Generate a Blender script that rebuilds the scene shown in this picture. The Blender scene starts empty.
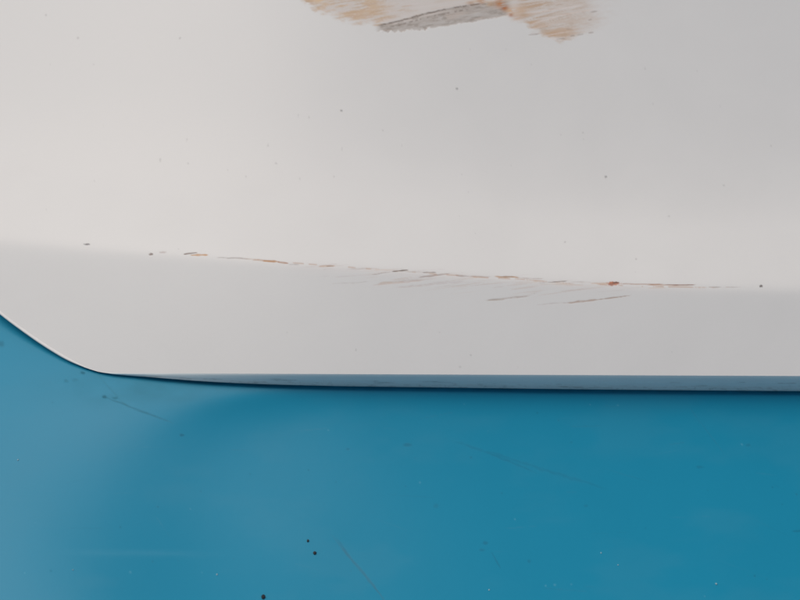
import bpy, math, random
import numpy as np
from mathutils import Vector
S = bpy.context.scene

# ------------------------------------------------------------------ camera
PITCH = math.radians(50.0)            # looking down at the floor
DIST = 0.889
LENS = 40.0
CAM = np.array([0.0, -DIST*math.cos(PITCH), DIST*math.sin(PITCH)])
cd = bpy.data.cameras.new('camera'); cam = bpy.data.objects.new('camera', cd)
S.collection.objects.link(cam)
cd.lens = LENS; cd.sensor_width = 36.0; cd.clip_start = 0.01; cd.clip_end = 100
cam.location = CAM; cam.rotation_euler = (math.pi/2-PITCH, 0, 0)
cd.dof.use_dof = True; cd.dof.focus_distance = 0.84; cd.dof.aperture_fstop = 6.0
S.camera = cam

# ------------------------------------------------------------------ daylight
SUN_DIR = Vector((-0.35, 0.25, 0.83)).normalized()      # towards the sun
el = math.asin(SUN_DIR.z); az = math.atan2(SUN_DIR.x, SUN_DIR.y)
w = bpy.data.worlds.new('World'); S.world = w; w.use_nodes = True
nt = w.node_tree; nt.nodes.clear()
sky = nt.nodes.new('ShaderNodeTexSky'); sky.sky_type = 'NISHITA'; sky.sun_disc = False
sky.sun_elevation = el; sky.sun_rotation = az; sky.dust_density = 5.0; sky.air_density = 1.0; sky.ozone_density = 1.0
bg = nt.nodes.new('ShaderNodeBackground'); bg.inputs['Strength'].default_value = 0.085
wo = nt.nodes.new('ShaderNodeOutputWorld')
nt.links.new(sky.outputs[0], bg.inputs[0]); nt.links.new(bg.outputs[0], wo.inputs[0])
sd = bpy.data.lights.new('sun', 'SUN'); sd.energy = 1.5; sd.angle = math.radians(40); sd.color = (1.0, 0.905, 0.84)
sun = bpy.data.objects.new('sun', sd); S.collection.objects.link(sun)
sun.rotation_euler = (-SUN_DIR).to_track_quat('-Z', 'Y').to_euler()
S.view_settings.view_transform = 'Standard'; S.view_settings.look = 'None'
S.view_settings.exposure = -0.02; S.view_settings.gamma = 1.0; S.view_settings.use_curve_mapping = False
S.cycles.max_bounces = 8; S.cycles.diffuse_bounces = 5

# ------------------------------------------------------------------ numeric helpers
F = 800*LENS/36.0
def rays(px, py):
    a = (px-400)/F; b = -(py-300)/F
    c, s = math.cos(PITCH), math.sin(PITCH)
    return np.stack([a, c + b*s, -s + b*c], -1)
BEND = 1/(2*5.2)          # both surfaces are bowed a little, crown to the left
def bend(X):              # bowed over the panel's width, levelling out farther away
    u2 = (X+0.25)**2
    return -BEND*u2/(1+u2/2.5) + BEND*0.0625
def place(px, py, z):
    """ground-plan position of a survey point seen at px,py lying z above the bowed base"""
    d = rays(px, py); zz = z + 0*px
    for _ in range(12):
        t = (zz-CAM[2])/d[..., 2]
        P = CAM + d*t[..., None]
        zz = z + bend(P[..., 0])
    return P
def sm(a, b, x):
    t = np.clip((x-a)/(b-a), 0, 1); return t*t*(3-2*t)
def hashn(ix, iy, seed):
    n = (ix.astype(np.int64)*374761393 + iy.astype(np.int64)*668265263 + seed*1442695041) & 0x7fffffff
    n = ((n ^ (n >> 13))*1274126177) & 0x7fffffff
    n = (n ^ (n >> 16)) & 0xffff
    return n/65535.0
def vnoise(x, y, seed=0):
    ix = np.floor(x); iy = np.floor(y); fx = x-ix; fy = y-iy
    fx = fx*fx*(3-2*fx); fy = fy*fy*(3-2*fy)
    a = hashn(ix, iy, seed); b = hashn(ix+1, iy, seed); c = hashn(ix, iy+1, seed); d = hashn(ix+1, iy+1, seed)
    return (a*(1-fx)+b*fx)*(1-fy)+(c*(1-fx)+d*fx)*fy
def fbm(x, y, seed=0, o=4):
    r = 0*x; amp = .5; tot = 0
    for k in range(o):
        r = r+amp*vnoise(x*2**k+17*k, y*2**k+9*k, seed+k); tot += amp; amp *= .55
    return r/tot
def rot(px, py, deg, cx=0, cy=0):
    t = math.radians(deg); x = px-cx; y = py-cy
    return x*math.cos(t)-y*math.sin(t), x*math.sin(t)+y*math.cos(t)     # u along a stroke that rises by deg
def lin(c): 
    c = np.array(c)/255.0
    return np.where(c < .04045, c/12.92, ((c+.055)/1.055)**2.4)

def interp_smooth(xs, ys, x):
    """monotone-ish cubic through the points"""
    xs = np.array(xs, float); ys = np.array(ys, float)
    m = np.gradient(ys, xs)
    i = np.clip(np.searchsorted(xs, x)-1, 0, len(xs)-2)
    h = xs[i+1]-xs[i]; t = np.clip((x-xs[i])/h, 0, 1)
    return ((2*t**3-3*t**2+1)*ys[i]+(t**3-2*t**2+t)*h*m[i]+(-2*t**3+3*t**2)*ys[i+1]+(t**3-t**2)*h*m[i+1])

def grid_mesh(name, P, mat, mask=None, attrs=None, closed=False):
    R, C_ = P.shape[:2]
    me = bpy.data.meshes.new(name)
    idx = np.arange(R*C_).reshape(R, C_)
    q = np.stack([idx[:-1, :-1], idx[1:, :-1], idx[1:, 1:], idx[:-1, 1:]], -1)
    if mask is not None: q = q[mask]
    q = q.reshape(-1, 4)
    used = np.zeros(R*C_, bool); used[q.ravel()] = True
    new = np.cumsum(used)-1
    q = new[q]; V = P.reshape(-1, 3)[used]
    me.vertices.add(len(V)); me.vertices.foreach_set('co', V.astype(np.float32).ravel())
    me.loops.add(q.size); me.loops.foreach_set('vertex_index', q.ravel().astype(np.int32))
    me.polygons.add(len(q)); me.polygons.foreach_set('loop_start', np.arange(0, q.size, 4, dtype=np.int32))
    me.polygons.foreach_set('loop_total', np.full(len(q), 4, dtype=np.int32))
    me.update(calc_edges=True)
    me.polygons.foreach_set('use_smooth', np.ones(len(q), bool))
    if attrs:
        for an, (kind, A) in attrs.items():
            if kind == 'c':
                at = me.attributes.new(an, 'FLOAT_COLOR', 'POINT')
                c4 = np.concatenate([A.reshape(-1, 3)[used], np.ones((len(V), 1))], 1)
                at.data.foreach_set('color', c4.astype(np.float32).ravel())
            else:
                at = me.attributes.new(an, 'FLOAT', 'POINT')
                at.data.foreach_set('value', A.reshape(-1)[used].astype(np.float32))
    me.materials.append(mat)
    o = bpy.data.objects.new(name, me); S.collection.objects.link(o)
    return o

# ------------------------------------------------------------------ materials
def paint_material(name, base, rough, marks=True, spec=0.5, mottle=0.03, coat=0.0, msc=14, bump=0.0006):
    m = bpy.data.materials.new(name); m.use_nodes = True; t = m.node_tree; N = t.nodes; L = t.links
    b = N['Principled BSDF']
    tc = N.new('ShaderNodeTexCoord')
    n1 = N.new('ShaderNodeTexNoise'); n1.inputs['Scale'].default_value = msc; n1.inputs['Detail'].default_value = 5
    n2 = N.new('ShaderNodeTexNoise'); n2.inputs['Scale'].default_value = 420; n2.inputs['Detail'].default_value = 3
    L.new(tc.outputs['Object'], n1.inputs['Vector']); L.new(tc.outputs['Object'], n2.inputs['Vector'])
    add = N.new('ShaderNodeMath'); add.operation = 'MULTIPLY_ADD'; add.inputs[1].default_value = .45
    L.new(n2.outputs['Fac'], add.inputs[0]); L.new(n1.outputs['Fac'], add.inputs[2])
    mr = N.new('ShaderNodeMapRange'); mr.inputs['From Min'].default_value = .35; mr.inputs['From Max'].default_value = 1.1
    mr.inputs['To Min'].default_value = 1-mottle; mr.inputs['To Max'].default_value = 1+mottle
    L.new(add.outputs[0], mr.inputs['Value'])
    vm = N.new('ShaderNodeVectorMath'); vm.operation = 'SCALE'; vm.inputs[0].default_value = base
    L.new(mr.outputs[0], vm.inputs['Scale'])
    out = vm.outputs[0]
    b.inputs['Specular IOR Level'].default_value = spec
    r2 = N.new('ShaderNodeMapRange'); r2.inputs['To Min'].default_value = rough*.85; r2.inputs['To Max'].default_value = rough*1.2
    L.new(n1.outputs['Fac'], r2.inputs['Value']); ro = r2.outputs[0]
    if marks:
        ac = N.new('ShaderNodeAttribute'); ac.attribute_name = 'mark_color'
        aa = N.new('ShaderNodeAttribute'); aa.attribute_name = 'mark_amount'
        mx = N.new('ShaderNodeMix'); mx.data_type = 'RGBA'
        L.new(aa.outputs['Fac'], mx.inputs['Factor']); L.new(out, mx.inputs['A']); L.new(ac.outputs['Color'], mx.inputs['B'])
        out = mx.outputs['Result']
        mq = N.new('ShaderNodeMix'); mq.data_type = 'FLOAT'; mq.inputs['B'].default_value = .75
        L.new(aa.outputs['Fac'], mq.inputs['Factor']); L.new(ro, mq.inputs['A']); ro = mq.outputs['Result']
    L.new(out, b.inputs['Base Color']); L.new(ro, b.inputs['Roughness'])
    bp = N.new('ShaderNodeBump'); bp.inputs['Strength'].default_value = .25; bp.inputs['Distance'].default_value = bump
    n3 = N.new('ShaderNodeTexNoise'); n3.inputs['Scale'].default_value = 55; n3.inputs['Detail'].default_value = 2
    L.new(tc.outputs['Object'], n3.inputs['Vector']); L.new(n3.outputs['Fac'], bp.inputs['Height']); L.new(bp.outputs[0], b.inputs['Normal'])
    return m
WHITE = (0.708, 0.720, 0.688)
BLUE = (0.012, 0.244, 0.385)
m_white = paint_material('white_gloss_paint', WHITE, .42, spec=.25, mottle=.022, bump=.0003)
m_flange = paint_material('white_gloss_paint_grimy_bounce', (.74, .82, .80), .25, mottle=.02)  # blue bounce from the floor is mixed into the white base colour
m_blue = paint_material('blue_gloss_paint', BLUE, .30, spec=.13, mottle=.035, msc=9, bump=.0003)
m_under = paint_material('underside_paint', (.68, .69, .67), .6, marks=False)
m_grit = paint_material('dark_grit', (.012, .016, .02), .8, marks=False)
m_pale = paint_material('pale_grit', (.25, .42, .46), .6, marks=False)

# ------------------------------------------------------------------ panel outline, in survey coordinates
def crease(x): return interp_smooth([-140, -60, 0, 100, 200, 300, 400, 500, 600, 700, 800, 950], [226, 231, 236, 245.5, 254, 263, 270.5, 278, 284, 287, 289, 291], x)
def edge(x):   # lower outline of the visible skin
    left = interp_smooth([-120, -110, -90, -60, -30, 0, 25, 50, 75, 90, 100, 112, 125], [120, 165, 207, 250, 284, 312, 331, 348, 362.3, 369, 372, 373, 373.2], x)
    left = left - 1.3*(1-sm(62, 97, x))
    right = 373.2 + 2.8*np.clip((x-125)/675, 0, 1.4)
    return np.where(x < 125, left, right)
def foot(x):   # lower edge of the flange
    r = interp_smooth([95, 110, 150, 200, 250, 320, 440, 560, 800, 950], [372, 373.9, 377.2, 381.2, 383.8, 385.8, 387.6, 389.2, 391.2, 392], x)
    return np.maximum(r, edge(x)+.3)
_cx = np.arange(-400, 1201, 4.0); _xx = np.clip(_cx, 100, 940)
_cz = .00039*(edge(_xx)-crease(_xx)) + .00146*(foot(_xx)-edge(_xx)) + .0014 - .012*(1-sm(-130, 150, _cx))
_k = np.exp(-.5*(np.arange(-40, 41)*4/46.0)**2); _k /= _k.sum()
_cz = np.convolve(np.pad(_cz, 40, mode='edge'), _k, 'valid')
_cc = np.polyfit(_cx[(_cx > -140) & (_cx < 960)]/400-1, _cz[(_cx > -140) & (_cx < 960)], 7)
def crest_z(x):      # so that the flange hangs close to plumb along its whole length
    return np.polyval(_cc, np.asarray(x, float)/400-1)
def skin_z(x, y):
    d = y-crease(x)                       # + below the crease
    k = 2.6 + 2.2*np.clip((250-x)/250, 0, 1)   # the crease is softer towards the left
    soft = np.where(d/k > 30, d, k*np.log1p(np.exp(np.clip(d/k, -60, 30))))
    low = .00039*soft
    u = np.clip(-d, 0, None)
    # hollow above the crease: level first, then rising away
    up = .00003*u + .00050*(np.clip(u-60, 0, None)**2/(np.clip(u-60, 0, None)+110))
    return crest_z(x) - low + up

# ------------------------------------------------------------------ wear painting
class Marks:
    def __init__(s, px, py, base):
        s.x, s.y = px, py; s.x1 = None
        s.c = np.ones(px.shape+(3,))*np.array(base); s.a = np.zeros(px.shape); s.h = np.zeros(px.shape)
    def over(s, rgb, amt, depth=0.0, k=1.22):
        amt = np.clip(amt, 0, 1); g_ = np.array(rgb, float); g_ = g_*.9+g_.mean()*.1; c = lin(g_)*k*.93
        na = amt + s.a*(1-amt)
        f = np.where(na > 1e-6, amt/np.maximum(na, 1e-6), 0)[..., None]
        s.c = s.c*(1-f) + c*f; s.a = na
        s.h -= amt*depth
    def stroke(s, x0, y0, x1, y1, wid, rgb, amt, seed=0, rag=.6, depth=.0001, k=1.22):
        pad = wid*1.5+2
        Wn = s.win(min(x0, x1)-pad, max(x0, x1)+pad, min(y0, y1)-pad, max(y0, y1)+pad)
        if Wn is None: return
        Wn.stroke_(x0, y0, x1, y1, wid, rgb, amt, seed, rag, depth, k); s.put(Wn)
    def stroke_(s, x0, y0, x1, y1, wid, rgb, amt, seed, rag, depth, k):
        L_ = math.hypot(x1-x0, y1-y0); ux, uy = (x1-x0)/L_, (y1-y0)/L_
        t = ((s.x-x0)*ux+(s.y-y0)*uy)/L_; d = (s.x-x0)*-uy+(s.y-y0)*ux
        d = d + (vnoise(t*L_/6+seed, 0*t+seed*3.1, seed)-.5)*wid*rag*.7
        ww = .85*wid*(.35+.65*np.sin(np.pi*np.clip(t, 0, 1))**.6)*(.7+.6*vnoise(t*L_/4, 0*t, seed+5))
        prof = 1-sm(.35, 1.15, np.abs(d)/(ww/2+1e-6))
        ends = sm(-.02, .12, t)*(1-sm(.85, 1.02, t))
        br = 1-rag+rag*sm(.25, .6, fbm(t*L_/5, d/1.2+9, seed+11, 3))
        s.over(rgb, amt*prof*ends*br, depth, k)
    def dot(s, x, y, rx, ry, rgb, amt, depth=.0001, k=1.22):
        Wn = s.win(x-3*rx-1, x+3*rx+1, y-3*ry-1, y+3*ry+1)
        if Wn is None: return
        Wn.dot_(x, y, rx, ry, rgb, amt, depth, k); s.put(Wn)
    def win(s, xa, xb, ya, yb):
        if s.x1 is None:
            s.x1 = s.x[0].copy(); s.xd = True
        c0, c1 = np.searchsorted(s.x1, [xa, xb])
        ym = s.y.mean(axis=1); ylo = s.y.min(axis=1); yhi = s.y.max(axis=1)
        rr_ = np.nonzero((yhi >= ya) & (ylo <= yb))[0]
        if c1 <= c0 or len(rr_) == 0: return None
        r0, r1 = rr_[0], rr_[-1]+1
        W = Marks.__new__(Marks); W.sl = (slice(r0, r1), slice(c0, c1)); W.x = s.x[W.sl]; W.y = s.y[W.sl]
        W.c = s.c[W.sl]; W.a = s.a[W.sl]; W.h = s.h[W.sl].copy(); W.x1 = None
        return W
    def put(s, W):
        s.c[W.sl] = W.c; s.a[W.sl] = W.a; s.h[W.sl] = W.h
    def dot_(s, x, y, rx, ry, rgb, amt, depth, k):
        q = np.hypot((s.x-x)/rx, (s.y-y)/ry); q = q + (vnoise(s.x*.8, s.y*.8, 3)-.5)*.5
        s.over(rgb, amt*(1-sm(.5, 1.2, q)), depth, k)

def white_marks(px, py):
    M = Marks(px, py, WHITE); x, y = px, py
    # ---- big scrape at the top
    lowA = interp_smooth([290, 303, 325, 350, 375, 392, 420, 460, 505, 517, 530, 545, 560, 580, 600, 640], [-14, 2, 13, 22, 25, 25, 20, 13, 12, 20, 28, 37, 40.5, 35, 29, 16], x)
    rag = (fbm(x/7, y/3, 31, 5)-.5)*13
    inside = sm(-3, 6, lowA-y+rag)*sm(296, 306, x+rag)*(1-sm(560, 625, x+3*rag))
    u, v = rot(x, y, 10)
    streak = fbm(u/26, v/2.6, 41, 4); fine = fbm(u/9, v/1.2, 45, 3); blot = fbm(u/13, v/5, 51, 4)
    M.over((196, 187, 176), inside*(.52+.3*streak), .00012)
    # tan smear on the left
    tanL = inside*(1-sm(372, 400, x))*sm(.40, .58, .55*blot+.3*streak+.15*fine + .02)
    M.over((200, 172, 136), tanL*.75)
    M.over((184, 152, 118), inside*np.exp(-((x-307)/6)**2-((y-3)/3)**2)*.9)
    M.over((214, 184, 140), inside*np.exp(-((x-318)/5)**2-((y+1)/3.5)**2)*.8)
    M.over((196, 168, 140), inside*np.exp(-((x-360)/24)**2-((y-17)/6)**2)*.55*sm(.35, .6, fine))
    M.over((206, 200, 194), inside*sm(.55, .7, fine)*(1-sm(400, 520, x))*.5)
    # tan along the top right of the left part
    M.over((200, 176, 145), inside*np.exp(-((x-486)/26)**2-((y-1)/4.5)**2)*sm(.35, .6, streak)*.75)
    M.over((186, 158, 124), inside*(1-sm(380, 470, x))*sm(.53, .75, fbm(u/16, v/1.5, 47, 4))*.5)
    M.over((180, 148, 112), inside*sm(515, 530, x)*(1-sm(545, 600, x))*sm(.54, .70, fbm(u/22, v/1.4, 48, 4))*.65)
    # grey gouge
    gt = interp_smooth([372, 380, 400, 430, 470, 500, 520], [27, 25, 20.5, 12.5, 5, 1.5, -2], x)
    gb = interp_smooth([372, 384, 400, 430, 460, 490, 508, 522], [31, 31, 31, 28.5, 23.5, 19, 14.5, 9], x)
    j = (fbm(x/3.4, y/5, 61, 4)-.5)*np.where(x < 430, 6.5, 3)
    gouge = sm(-.8, 1, y-gt)*sm(-1, 1.2, gb+j-y)*sm(374, 384, x)*(1-sm(504, 514, x))
    M.over((163, 154, 143), gouge*(.62+.5*(fine-.3)), .00035)
    M.over((190, 178, 166), gouge*sm(.52, .66, streak)*.45)
    M.over((138, 128, 116), gouge*sm(.54, .74, fbm(u/7, v/1.6, 66, 4))*.5, .0001)
    # thin dark line and pale one above the gouge
    dl = y-gt
    seg = .35+.65*sm(.3, .6, fbm(x/3.1, 0*x, 71, 3))
    M.over((112, 98, 86), np.exp(-((dl+1.0*(fbm(x/2.0, 0*x, 72, 3)-.5))/.55)**2)*seg*sm(376, 384, x)*(1-sm(478, 492, x))*.95, .0002)
    M.over((210, 204, 196), np.exp(-((dl-1.9)/.7)**2)*sm(390, 396, x)*(1-sm(430, 458, x))*.6*sm(.3, .5, vnoise(x/5, 0*x, 78)))
    M.over((120, 106, 94), np.exp(-((dl-4)/.7)**2)*sm(.5, .66, vnoise(x/2.3, 0*x, 76))*sm(384, 396, x)*(1-sm(460, 476, x))*.65)
    # rust knot
    for cx, cy, rx, ry, c, a in ((500, 3, 5, 4, (184, 126, 80), .95), (505, 8, 3.4, 2.6, (170, 104, 60), .98), (511, 11, 5, 3.4, (202, 162, 118), .8), (511, 15, 2.5, 1.8, (166, 104, 66), .75),
                                 (520, 10, 7, 4.5, (205, 176, 146), .65), (517, 18, 5, 3, (196, 160, 128), .6), (481, 1.5, 4, 1.8, (176, 118, 72), .8), (490, 4, 5, 2, (196, 158, 118), .6), (471, 3, 4, 1.6, (172, 130, 95), .6)):
        M.over(c, a*np.exp(-(((x-cx)/rx)**2+((y-cy)/ry)**2))*sm(.25, .5, fine+.05))
    # streaked right part
    right = inside*sm(512, 526, x)
    edgeR = np.exp(-((lowA-y-6)/8)**2)
    M.over((190, 160, 128), right*(1-sm(555, 620, x))*(.25+.6*edgeR)*sm(.35, .62, streak))
    M.over((182, 162, 138), right*sm(.56, .7, fine)*.45*(1-sm(560, 640, x)))
    for k, (x0, y0, x1, y1) in enumerate(((528, 30, 556, 23), (538, 37, 572, 31), (530, 24, 560, 17), (545, 39, 563, 39), (524, 14, 590, 4), (540, 19, 600, 8))):
        M.stroke(x0, y0, x1, y1, 2.2, (214, 204, 194), .55, 80+k, .5, 0)
    for k, (x0, y0, x1, y1) in enumerate(((528, 35, 540, 34), (556, 39, 566, 39), (566, 29, 573, 29), (570, 36, 575, 35), (577, 35, 584, 34), (588, 33, 594, 32), (590, 12, 598, 11), (588, 20, 592, 19))):
        M.stroke(x0, y0, x1, y1, 2.2, (150, 136, 126), .55, 90+k, .4, .0001)
    # ---- scratches along the crease: follow its line
    def cr(x0, x1, dy0, dy1, wid, rgb, amt, sd, rag=.6):
        a = float(crease(np.array([x0]))[0])+dy0; b = float(crease(np.array([x1]))[0])+dy1
        M.stroke(x0, a, x1, b, wid, rgb, amt, sd, rag)
    M.dot(87, 244.2, 3.4, 1.1, (120, 118, 116), .85)
    M.dot(151, 254.2, 2.2, 1.4, (120, 100, 90), .8); M.dot(163, 252.4, 4, 1.2, (186, 178, 172), .7)
    M.stroke(183, 254.2, 198, 252.3, 2.6, (112, 88, 72), .95, 1, .3)
    M.stroke(190, 255.4, 209, 254.8, 2.8, (196, 150, 104), .9, 2, .3)
    M.stroke(216, 257.5, 252, 259, 2.4, (168, 160, 154), .65, 3)
    M.stroke(252, 260, 268, 261, 3, (190, 165, 142), .6, 4)
    M.stroke(262, 260.6, 281, 262, 3, (184, 138, 94), .9, 5, .35); M.stroke(277, 262, 289, 263.5, 3.4, (170, 124, 92), .85, 6, .3)
    M.stroke(288, 264.4, 300, 264.6, 2, (160, 154, 150), .6, 7)
    M.stroke(318, 266.4, 336, 265.8, 2.8, (196, 166, 136), .8, 8, .3); M.stroke(326, 266.3, 334, 265.9, 1.7, (112, 88, 70), .95, 9, .1)
    M.stroke(345, 269.5, 380, 268, 2, (178, 170, 164), .5, 10)
    M.stroke(371, 275.2, 392, 271.6, 1.7, (160, 152, 146), .7, 11)
    M.stroke(391, 271.8, 409, 269.9, 2.2, (108, 96, 84), .95, 12, .15); M.stroke(405, 271.3, 424, 272.2, 2.4, (176, 166, 154), .6, 13)
    M.stroke(422, 272.4, 437, 272.4, 1.7, (130, 118, 110), .85, 14, .3)
    M.stroke(418, 277.6, 451, 273.2, 2.8, (158, 144, 136), .85, 15, .35)
    M.stroke(372, 285, 425, 280, 3.4, (194, 180, 170), .75, 16, .4); M.stroke(378, 283, 405, 281.5, 3, (198, 180, 162), .6, 17)
    M.stroke(395, 287, 470, 281, 4, (192, 184, 180), .45, 18, .7); M.stroke(330, 284, 370, 282, 2.5, (186, 182, 178), .4, 19)
    M.stroke(455, 275.6, 470, 276.2, 2.6, (156, 146, 140), .8, 20, .4); M.stroke(468, 276.3, 492, 277, 2, (164, 152, 148), .75, 21, .5)
    M.stroke(494, 276.5, 520, 277.2, 2.6, (178, 136, 92), .9, 22, .3); M.stroke(500, 276.6, 515, 277, 1.4, (130, 104, 78), .7, 23, .3)
    M.stroke(515, 277.5, 545, 278.8, 1.8, (168, 156, 148), .65, 24)
    M.stroke(547, 282.4, 568, 281, 1.8, (106, 98, 92), .9, 25, .2); M.stroke(538, 283.4, 552, 282, 1.3, (170, 162, 158), .6, 26)
    M.stroke(570, 282, 592, 282.4, 2, (178, 170, 162), .5, 27); M.stroke(590, 283.5, 612, 283.5, 3.4, (196, 168, 142), .85, 28, .3)
    M.dot(613.5, 283.4, 6.8, 2.1, (184, 100, 48), .98); M.dot(611.5, 284.6, 3.2, 1.5, (150, 74, 36), .9); M.dot(616, 282.6, 3.4, 1.0, (96, 60, 44), .9)
    M.stroke(618, 283.8, 668, 284.6, 1.7, (160, 112, 78), .85, 29, .4)
    M.stroke(645, 285, 690, 285.4, 2.2, (182, 152, 128), .6, 30, .4); M.stroke(664, 284.8, 697, 284.9, 1.5, (124, 80, 52), .95, 31, .25)
    M.stroke(708, 287.2, 722, 287.2, 1.8, (158, 150, 142), .75, 32, .3); M.stroke(724, 287.4, 742, 287.2, 1.5, (166, 158, 152), .6, 33)
    M.dot(761, 286, 2, 1.6, (98, 92, 88), .9)
    M.stroke(484, 300.4, 532, 295.6, 2.6, (172, 160, 150), .72, 34, .45); M.stroke(486, 300.8, 506, 299.6, 2.4, (166, 156, 142), .5, 35)
    M.stroke(566, 303, 600, 299.3, 2.8, (170, 146, 128), .75, 36, .35); M.stroke(596, 300, 632, 295.2, 1.8, (158, 134, 116), .8, 37, .25)
    M.stroke(536, 305, 572, 302, 2, (186, 178, 174), .5, 38)
    for k in range(26):     # very faint fibres round the crease
        r = random.Random(200+k); x0 = r.uniform(300, 640); a = float(crease(np.array([x0]))[0])+r.uniform(0, 14); l = r.uniform(12, 46)
        M.stroke(x0, a, x0+l, a-l*r.uniform(.06, .12), r.uniform(1, 1.8), (182, 172, 166), r.uniform(.15, .35), 300+k, .6, 0)
    hl = y-crease(x)-.4-1.6*(fbm(x/40, 0*x, 421, 3)-.5)
    M.over((176, 130, 90), np.exp(-(hl/.65)**2)*sm(.46, .62, fbm(x/9, 0*x, 423, 4))*sm(235, 270, x)*(1-sm(690, 730, x))*.55, .00006)
    M.over((196, 164, 132), np.exp(-((hl-.8)/1.6)**2)*sm(.48, .66, fbm(x/16, y/2, 425, 4))*sm(300, 420, x)*(1-sm(680, 710, x))*.35)
    uu, vv = rot(x, y, 7.5)
    M.over((188, 168, 152), np.exp(-((hl-7)/8)**2)*sm(0, 3, hl)*sm(.54, .72, fbm(uu/30, vv/1.5, 427, 4))*sm(350, 390, x)*(1-sm(600, 640, x))*.3)
    # chalky dulling beside the scratches
    dcr = y-crease(x)
    M.over((200, 196, 192), np.exp(-((dcr-3)/6)**2)*sm(230, 330, x)*(1-sm(640, 720, x))*fbm(x/20, y/3, 401, 3)*.35)
    # ---- specks all over
    spots = [(341.5, 110.5, 1.3), (457, 89, 1.3), (606, 177, 1.4), (383, 130, 1), (402, 145, 1), (342, 149, 1.1), (180, 38, 1.2), (78, 38, 1.3), (160, 160, 1.4), (187, 140, 1.3), (188, 163, 1),
             (645, 68, 1), (720, 107, 1), (561, 134, 1), (583, 133, 1), (724, 185, 1.3), (669, 216, 1), (771, 146, 1), (780, 171, 1), (565, 242, 1), (636, 259, 1), (470, 50, 1), (506, 50, 1),
             (471, 355, 1.2), (460, 367, 1.3), (356, 350, 1), (330, 388, 1), (46, 15, 1.2), (268, 145, 1.2), (298, 116, 1.2), (309, 118, 1), (276, 163, 1.4), (246, 177, 1.1), (300, 178, 1), (334, 177, 1)]
    r = random.Random(7)
    for k in range(34): spots.append((r.uniform(0, 800), r.uniform(45, 370), r.uniform(.5, .9)))
    for k, (sx, sy, rr) in enumerate(spots):
        strong = .62 if k < 3 else (.22 if k < 35 else .14)
        M.dot(sx, sy, rr*1.15, rr*1.15, (96, 94, 92), strong, .00003)
    return M

# ------------------------------------------------------------------ the white panel
panel = bpy.data.objects.new('body_panel', None); S.collection.objects.link(panel)
panel.location = (0, 0.12, 0.0)
panel['label'] = 'white painted moulded body panel with rusty scratches along its crease, resting on blue'
panel['category'] = 'body panel'

def cols():
    return np.concatenate([np.linspace(-119.9, -12, 70), np.arange(-11, 811, .72), np.linspace(814, 950, 30)])
def rows(x_dummy=None):
    return np.concatenate([np.linspace(-170, -12, 20), np.arange(-10, 48, .62), np.arange(49, 226, 2.2), np.arange(227, 312, .62), np.arange(313, 378, 1.5)])
cx = cols(); ry = rows()
X, Y = np.meshgrid(cx, ry)
E = edge(X)
Yc = np.minimum(Y, E)
P = place(X, Yc, skin_z(X, Yc))
M = white_marks(X, Yc)
P[..., 2] += M.h
full = (Yc[1:, :-1]-Yc[:-1, :-1] > 1e-4) | (Yc[1:, 1:]-Yc[:-1, 1:] > 1e-4)
skin = grid_mesh('skin', P, m_white, mask=full, attrs={'mark_color': ('c', M.c), 'mark_amount': ('f', M.a)})

# rolled lip, flange and return, swept along the outline
ex = cx; ey = edge(ex); fx = foot(ex)
EP = place(ex, ey, skin_z(ex, ey))
# inward direction in plan: perpendicular to the outline
T = np.gradient(EP[:, :2], axis=0); T /= np.linalg.norm(T, axis=1)[:, None]
IN = np.stack([-T[:, 1], T[:, 0]], 1)
hgt = EP[:, 2]-bend(EP[:, 0])
wv = sm(90, 112, ex)                                   # 1 where the flange is turned towards the viewer
FPv = place(ex, fx, np.full_like(ex, .0))              # where the foot line is seen on the base
FPv_ = place(ex, fx, np.minimum(.004, hgt*.5)+0*ex)
inward = EP[:, :2] + IN*(1.5*hgt+.004)[:, None]
FP = np.concatenate([inward, (bend(inward[:, 0])+.004)[:, None]], 1)
FP = FP*(1-wv[:, None]) + FPv_*wv[:, None]
def ring(t, out, ups):   # point between edge and foot with an outward bulge
    Q = EP*(1-t)+FP*t
    Q = Q.copy(); Q[:, :2] -= IN*out; Q[:, 2] += np.ravel(ups) if np.ndim(ups) else ups; return Q
lipr = (.0022*(1-sm(62, 97, ex))+.00005)[:, None]
lip = np.stack([EP, ring(.0, lipr*.5, .0001), ring(.0, lipr*.85, 0.), ring(.0, lipr*1.05, -lipr*.25), ring(.0, lipr*1.05, -lipr*.8), ring(.0, lipr*.5, -lipr*1.5)], 0)
# the lip belongs to the cut-away corner and fades into the flange's rounded shoulder
lipo = grid_mesh('edge_lip', lip[:, ex < 99.5], m_white)
vis = ex >= 98
def fl(t, o): 
    return (EP*(1-t)+FP*t)[vis] - np.concatenate([IN[vis]*o, np.zeros((vis.sum(), 1))], 1)
prof = [(0, 0), (.05, .0002), (.12, .0004), (.25, .0005), (.45, .0005), (.7, .0003), (.9, .0002), (1, 0)]
FL = []
fxm, fym = [], []
for t, o in prof:
    FL.append(fl(t, o)); fxm.append(ex[vis]); fym.append((ey*(1-t)+fx*t)[vis])
base_in = FP[vis].copy(); base_in[:, :2] += IN[vis]*.03
FL.append(base_in); fxm.append(ex[vis]); fym.append(fx[vis]+20)
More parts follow.
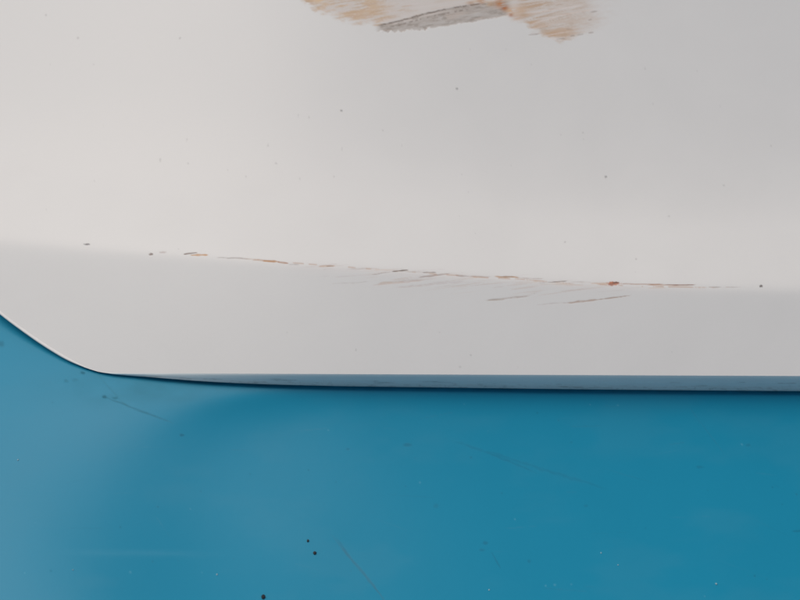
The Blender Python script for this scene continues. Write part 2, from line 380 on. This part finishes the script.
# densify the face rows for the grime
FLa = np.stack(FL[:8], 0); fxm = np.stack(fxm, 0); fym = np.stack(fym, 0)
tt = np.linspace(0, 7, 29); i0 = np.minimum(tt.astype(int), 6); f = (tt-i0)[:, None]
FLd = FLa[i0]*(1-f[..., None])+FLa[i0+1]*f[..., None]
gx = fxm[i0]*(1-f)+fxm[i0+1]*f; gy = fym[i0]*(1-f)+fym[i0+1]*f
FLd = np.concatenate([FLd, FL[8][None]], 0); gx = np.concatenate([gx, fxm[8][None]]); gy = np.concatenate([gy, fym[8][None]])
G = Marks(gx, gy, (.6, .6, .6))
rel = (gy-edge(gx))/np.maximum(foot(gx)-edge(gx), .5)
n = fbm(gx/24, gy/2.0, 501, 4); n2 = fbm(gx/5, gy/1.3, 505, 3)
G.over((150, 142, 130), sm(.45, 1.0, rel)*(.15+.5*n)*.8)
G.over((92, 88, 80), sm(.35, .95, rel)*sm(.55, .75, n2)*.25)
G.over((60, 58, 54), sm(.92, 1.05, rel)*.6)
for k in range(50):
    r = random.Random(900+k); x0 = r.uniform(140, 790); e = float(edge(np.array([x0]))[0]); ff = float(foot(np.array([x0]))[0])
    y0 = e+(ff-e)*r.uniform(.35, .9); l = r.uniform(3, 30)
    G.stroke(x0, y0, x0+l, y0+r.uniform(-.4, .8), r.uniform(.8, 1.6), r.choice([(110, 100, 88), (190, 196, 192), (80, 78, 74), (140, 124, 104)]), r.uniform(.1, .4), 950+k, .5, 0)
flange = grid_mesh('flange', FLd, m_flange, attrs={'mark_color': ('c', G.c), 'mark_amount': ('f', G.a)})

# underside: from the lip and the flange's return to the far side; closes the shell
back = P[0].copy()
down_back = back.copy(); down_back[:, 2] = bend(back[:, 0])+.004; down_back[:, 1] += .004
start = np.where(vis[:, None], 0, 1)*lip[-1] + np.where(vis[:, None], 1, 0)*(FP+np.concatenate([IN*.03, 0*IN[:, :1]], 1))
mid = FP.copy(); mid[:, :2] += IN*.035; mid[:, 2] = FP[:, 2] + .004
und = np.stack([start, np.where(vis[:, None], start+np.array([0, .004, .002]), FP), mid+np.array([0, .002, .004]), down_back+np.array([0, -.05, .0]), down_back, back], 0)
under = grid_mesh('underside', und[:, ::6], m_under)
# end wall on the right
rc = P[:, -1]; rcm = rc[:len(ry)]
lo = rcm.copy(); lo[:, 2] = bend(lo[:, 0])+.004
endw = grid_mesh('end_wall', np.stack([rcm, lo], 0), m_white)
for o in (skin, lipo, flange, under, endw):
    o.parent = panel; o.matrix_parent_inverse = panel.matrix_basis.inverted()
    # keep world position: shift data instead of the inverse
    o.matrix_parent_inverse.identity(); o.location = -panel.location
flange['label'] = 'narrow grimy turned-down flange along the foot of the panel'

# ------------------------------------------------------------------ the blue floor it lies on
SH = np.array([[1300, 396], [950, 394], [800, 393], [560, 391], [400, 389.5], [320, 389.5], [270, 391], [235, 395.5], [205, 404], [178, 417], [150, 436], [122, 464], [102, 500], [90, 545], [84, 600], [80, 700], [76, 900]], float)
_p = (SH[:, 0]-SH[:, 1])/math.sqrt(2); _q = (SH[:, 0]+SH[:, 1])/math.sqrt(2)
_pg = np.linspace(-1400, 1400, 1401); _o = np.argsort(_p); _ps, _qs = _p[_o], _q[_o]
_qg = np.interp(_pg, _ps, _qs)
_qg = np.where(_pg < _ps[0], _qs[0]-(_pg-_ps[0])*.98, np.where(_pg > _ps[-1], _qs[-1]+(_pg-_ps[-1])*.98, _qg))
_kr = np.exp(-.5*(np.arange(-45, 46)/11.0)**2); _kr /= _kr.sum()
_qg = np.convolve(np.pad(_qg, 45, mode='reflect', reflect_type='odd'), _kr, 'valid')
_sl = np.gradient(_qg, _pg)
def shoulder(px, py):
    """smooth signed distance (positive below / right of the shoulder line) and position along it"""
    p = (px-py)/math.sqrt(2); q = (px+py)/math.sqrt(2)
    d = (q-np.interp(p, _pg, _qg))/np.sqrt(1+np.interp(p, _pg, _sl)**2)
    return d, p
def floor_z(px, py):
    d, tl = shoulder(px, py)
    wdt = 5 + 38*sm(-80, -330, tl)            # crisp beside the flange, very soft lower left
    sp = wdt*np.log1p(np.exp(np.clip(d/wdt, -30, 30)))
    sp = np.where(d/wdt > 29, d, sp)
    amp = 1-.45*sm(-180, -500, tl)
    drop = -amp*(.0045*(1-np.exp(-sp/13)) + .026*(1-np.exp(-sp/80)))
    left = .00008*np.clip(-d, 0, 120)*0
    wob = .0009*(fbm(px/190, py/120, 601, 2)-.5)
    return drop+left+wob
def blue_marks(px, py):
    M = Marks(px, py, BLUE); K = 1.15; D_ = .55
    r = random.Random(3)
    M.stroke(331, 534, 388, 604, 3.6, (62, 104, 120), .75*D_, 1, .5, .0001, K)
    M.stroke(336, 538, 350, 556, 3, (40, 100, 128), .5*D_, 2, .5, .0001, K)
    M.stroke(102, 396, 175, 424, 3, (58, 104, 116), .7*D_, 3, .5, .0001, K); M.stroke(96, 373, 130, 410, 2.5, (64, 118, 130), .35*D_, 4, .7, 0, K)
    M.dot(83, 373, 3, 1.7, (24, 66, 78), .85*D_, .0001, K); M.dot(104.5, 397, 2.4, 2, (24, 60, 66), .85*D_, .0001, K); M.dot(115, 398, 3.5, 1.6, (40, 90, 98), .7*D_, .0001, K); M.dot(66, 381, 2.5, 2, (46, 104, 122), .6*D_, .0001, K)
    M.dot(1, 344, 4, 3, (40, 90, 108), .7*D_, .0001, K); M.dot(75, 380, 4, 2, (52, 110, 128), .4*D_, 0, K)
    M.stroke(450, 440, 610, 490, 5, (22, 92, 120), .35*D_, 5, .5, 0, K); M.stroke(485, 452, 540, 474, 3, (20, 88, 116), .4*D_, 6, .5, 0, K)
    M.dot(408, 445, 5, 2, (20, 84, 108), .55*D_, 0, K); M.dot(436, 506, 3, 2.4, (24, 96, 118), .4*D_, 0, K); M.dot(586, 506, 2.4, 1.5, (24, 92, 112), .4*D_, 0, K)
    M.dot(485, 543, 3, 2, (18, 84, 112), .6*D_, 0, K); M.dot(482, 550, 3.4, 1.6, (18, 86, 112), .5*D_, 0, K); M.stroke(491, 551, 501, 569, 2.2, (20, 84, 112), .55*D_, 7, .3, 0, K)
    M.dot(529, 561, 2, 2, (20, 84, 112), .5*D_, 0, K); M.dot(700, 467, 4, 1.6, (20, 84, 108), .4*D_, 0, K); M.dot(748, 445, 3, 1.6, (20, 80, 104), .4*D_, 0, K); M.dot(797, 531, 5, 1.2, (20, 76, 96), .5*D_, 0, K)
    M.dot(182, 435, 2.8, 1.6, (16, 74, 98), .75*D_, 0, K); M.dot(348, 449, 2, 1.3, (16, 84, 110), .5*D_, 0, K)
    # worn pale rub lines
    M.over((84, 160, 186), .14*np.exp(-((py-553-.01*(px-130))/3.2)**2)*sm(40, 90, px)*(1-sm(150, 250, px))*(.4+.8*fbm(px/22, py/2, 851, 3)), 0, K)
    for k in range(46):
        M_x, M_y = r.uniform(0, 800), r.uniform(400, 600); rr = r.uniform(.6, 1.4)
        c = (14, 74, 98) if r.random() < .6 else (110, 180, 196)
        M.dot(M_x, M_y, rr, rr, c, r.uniform(.12, .32), 0, K)
    for k in range(34):
        x0, y0 = r.uniform(0, 780), r.uniform(396, 600); l = r.uniform(10, 70); a = r.choice([.35, .9, -.1, .05])+r.uniform(-.1, .1)
        M.stroke(x0, y0, x0+l*math.cos(a), y0+l*math.sin(a), r.uniform(.8, 1.5), r.choice([(30, 104, 130), (58, 134, 160)]), r.uniform(.1, .25), 700+k, .5, 0, K)
    # broad dusty clouds, faint
    M.over((96, 150, 168), .05*sm(.45, .75, fbm(px/90, py/40, 801, 4)), 0, K)
    M.over((60, 110, 118), .45*np.exp(-((px-140)/75)**2-((py-388)/16)**2)*fbm(px/20, py/8, 811, 3), 0, K)  # separate greyer patch below the left end of the flange
    # shade of the gap under the panel's foot, painted as a dark line
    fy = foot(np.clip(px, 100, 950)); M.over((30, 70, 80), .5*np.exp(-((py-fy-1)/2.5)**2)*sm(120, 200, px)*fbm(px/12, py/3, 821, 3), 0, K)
    return M
bxs = np.concatenate([np.linspace(-900, -20, 34), np.arange(-10, 811, 1.0), np.linspace(820, 1750, 34)])
bys = np.concatenate([np.linspace(-340, 290, 60), np.arange(294, 366, 3), np.arange(367, 606, .9), np.linspace(610, 1050, 34)])
BX, BY = np.meshgrid(bxs, bys)
FZ = floor_z(BX, BY); BP = place(BX, BY, FZ)
bm_ = blue_marks(BX, BY)
BP[..., 2] += bm_.h*.5
# carry the sheet on, level, far past everything in view
def pad(A, mode='edge'): return np.pad(A, ((2, 2), (2, 2))+((0, 0),)*(A.ndim-2), mode=mode)
BPp = pad(BP); c0 = np.array([0., .1, 0.])
Rr, Cc = BPp.shape[:2]
for r_ in range(Rr):
    for c_ in ((0, 1, Cc-2, Cc-1) if 2 <= r_ < Rr-2 else range(Cc)):
        k_ = max(2-r_, r_-(Rr-3), 2-c_, c_-(Cc-3))
        v_ = BPp[r_, c_]-c0; v_[2] = 0
        BPp[r_, c_, :2] += v_[:2]/np.linalg.norm(v_)*(3.0 if k_ == 1 else 45.0)
BP = BPp; bm_.c = pad(bm_.c); bm_.a = pad(bm_.a)
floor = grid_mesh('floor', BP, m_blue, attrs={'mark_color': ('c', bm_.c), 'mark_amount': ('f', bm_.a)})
floor['kind'] = 'structure'
floor['label'] = 'glossy blue painted floor under the white panel'

# ------------------------------------------------------------------ grit lying on the blue
def grit(px, py, size, mat, label, seed, name='grit_speck', cat='grit speck'):
    r = random.Random(seed)
    p = place(np.array([float(px)]), np.array([float(py)]), floor_z(np.array([float(px)]), np.array([float(py)])))[0]
    import bmesh
    bm = bmesh.new(); bmesh.ops.create_icosphere(bm, subdivisions=2, radius=size)
    ax = [r.uniform(.75, 1.25), r.uniform(.75, 1.25), .6]
    for v in bm.verts:
        k = 1+r.uniform(-.18, .18)
        v.co = Vector((v.co.x*ax[0]*k, v.co.y*ax[1]*k, v.co.z*ax[2]*k+size*.35))
    me = bpy.data.meshes.new(name); bm.to_mesh(me); bm.free(); me.materials.append(mat)
    o = bpy.data.objects.new(name, me); S.collection.objects.link(o); o.location = p
    o['label'] = label; o['category'] = cat; o['group'] = 'grit specks lying on the blue floor'
grit(308, 541, .00115, m_grit, 'dark grit speck on the blue floor, upper of the two lying close together', 1)
grit(314.7, 553.2, .0012, m_grit, 'dark grit speck on the blue floor, lower of the two lying close together', 2)
grit(263.5, 597, .0018, m_grit, 'largest black grit speck on the blue, by the bottom edge of the photo', 3)
grit(716, 584, .0010, m_pale, 'bright white grit speck on the darker right side of the blue floor', 4)
grit(217, 574.5, .0006, m_pale, 'tiny pale grit speck left of the black speck at the bottom', 5)
grit(18, 460, .0006, m_pale, 'pale grit speck near the left edge of the blue floor', 6)
grit(73, 570, .0006, m_pale, 'pale grit speck on the lighter blue, in the bottom left corner', 7)
grit(601, 553, .0006, m_pale, 'faint pale grit speck on the blue, right of centre, upper of two', 8)
grit(618, 565, .0006, m_pale, 'faint pale grit speck on the blue, right of centre, lower of two', 9)
grit(489, 590, .0006, m_pale, 'faint pale grit speck at the bottom centre of the blue', 10)
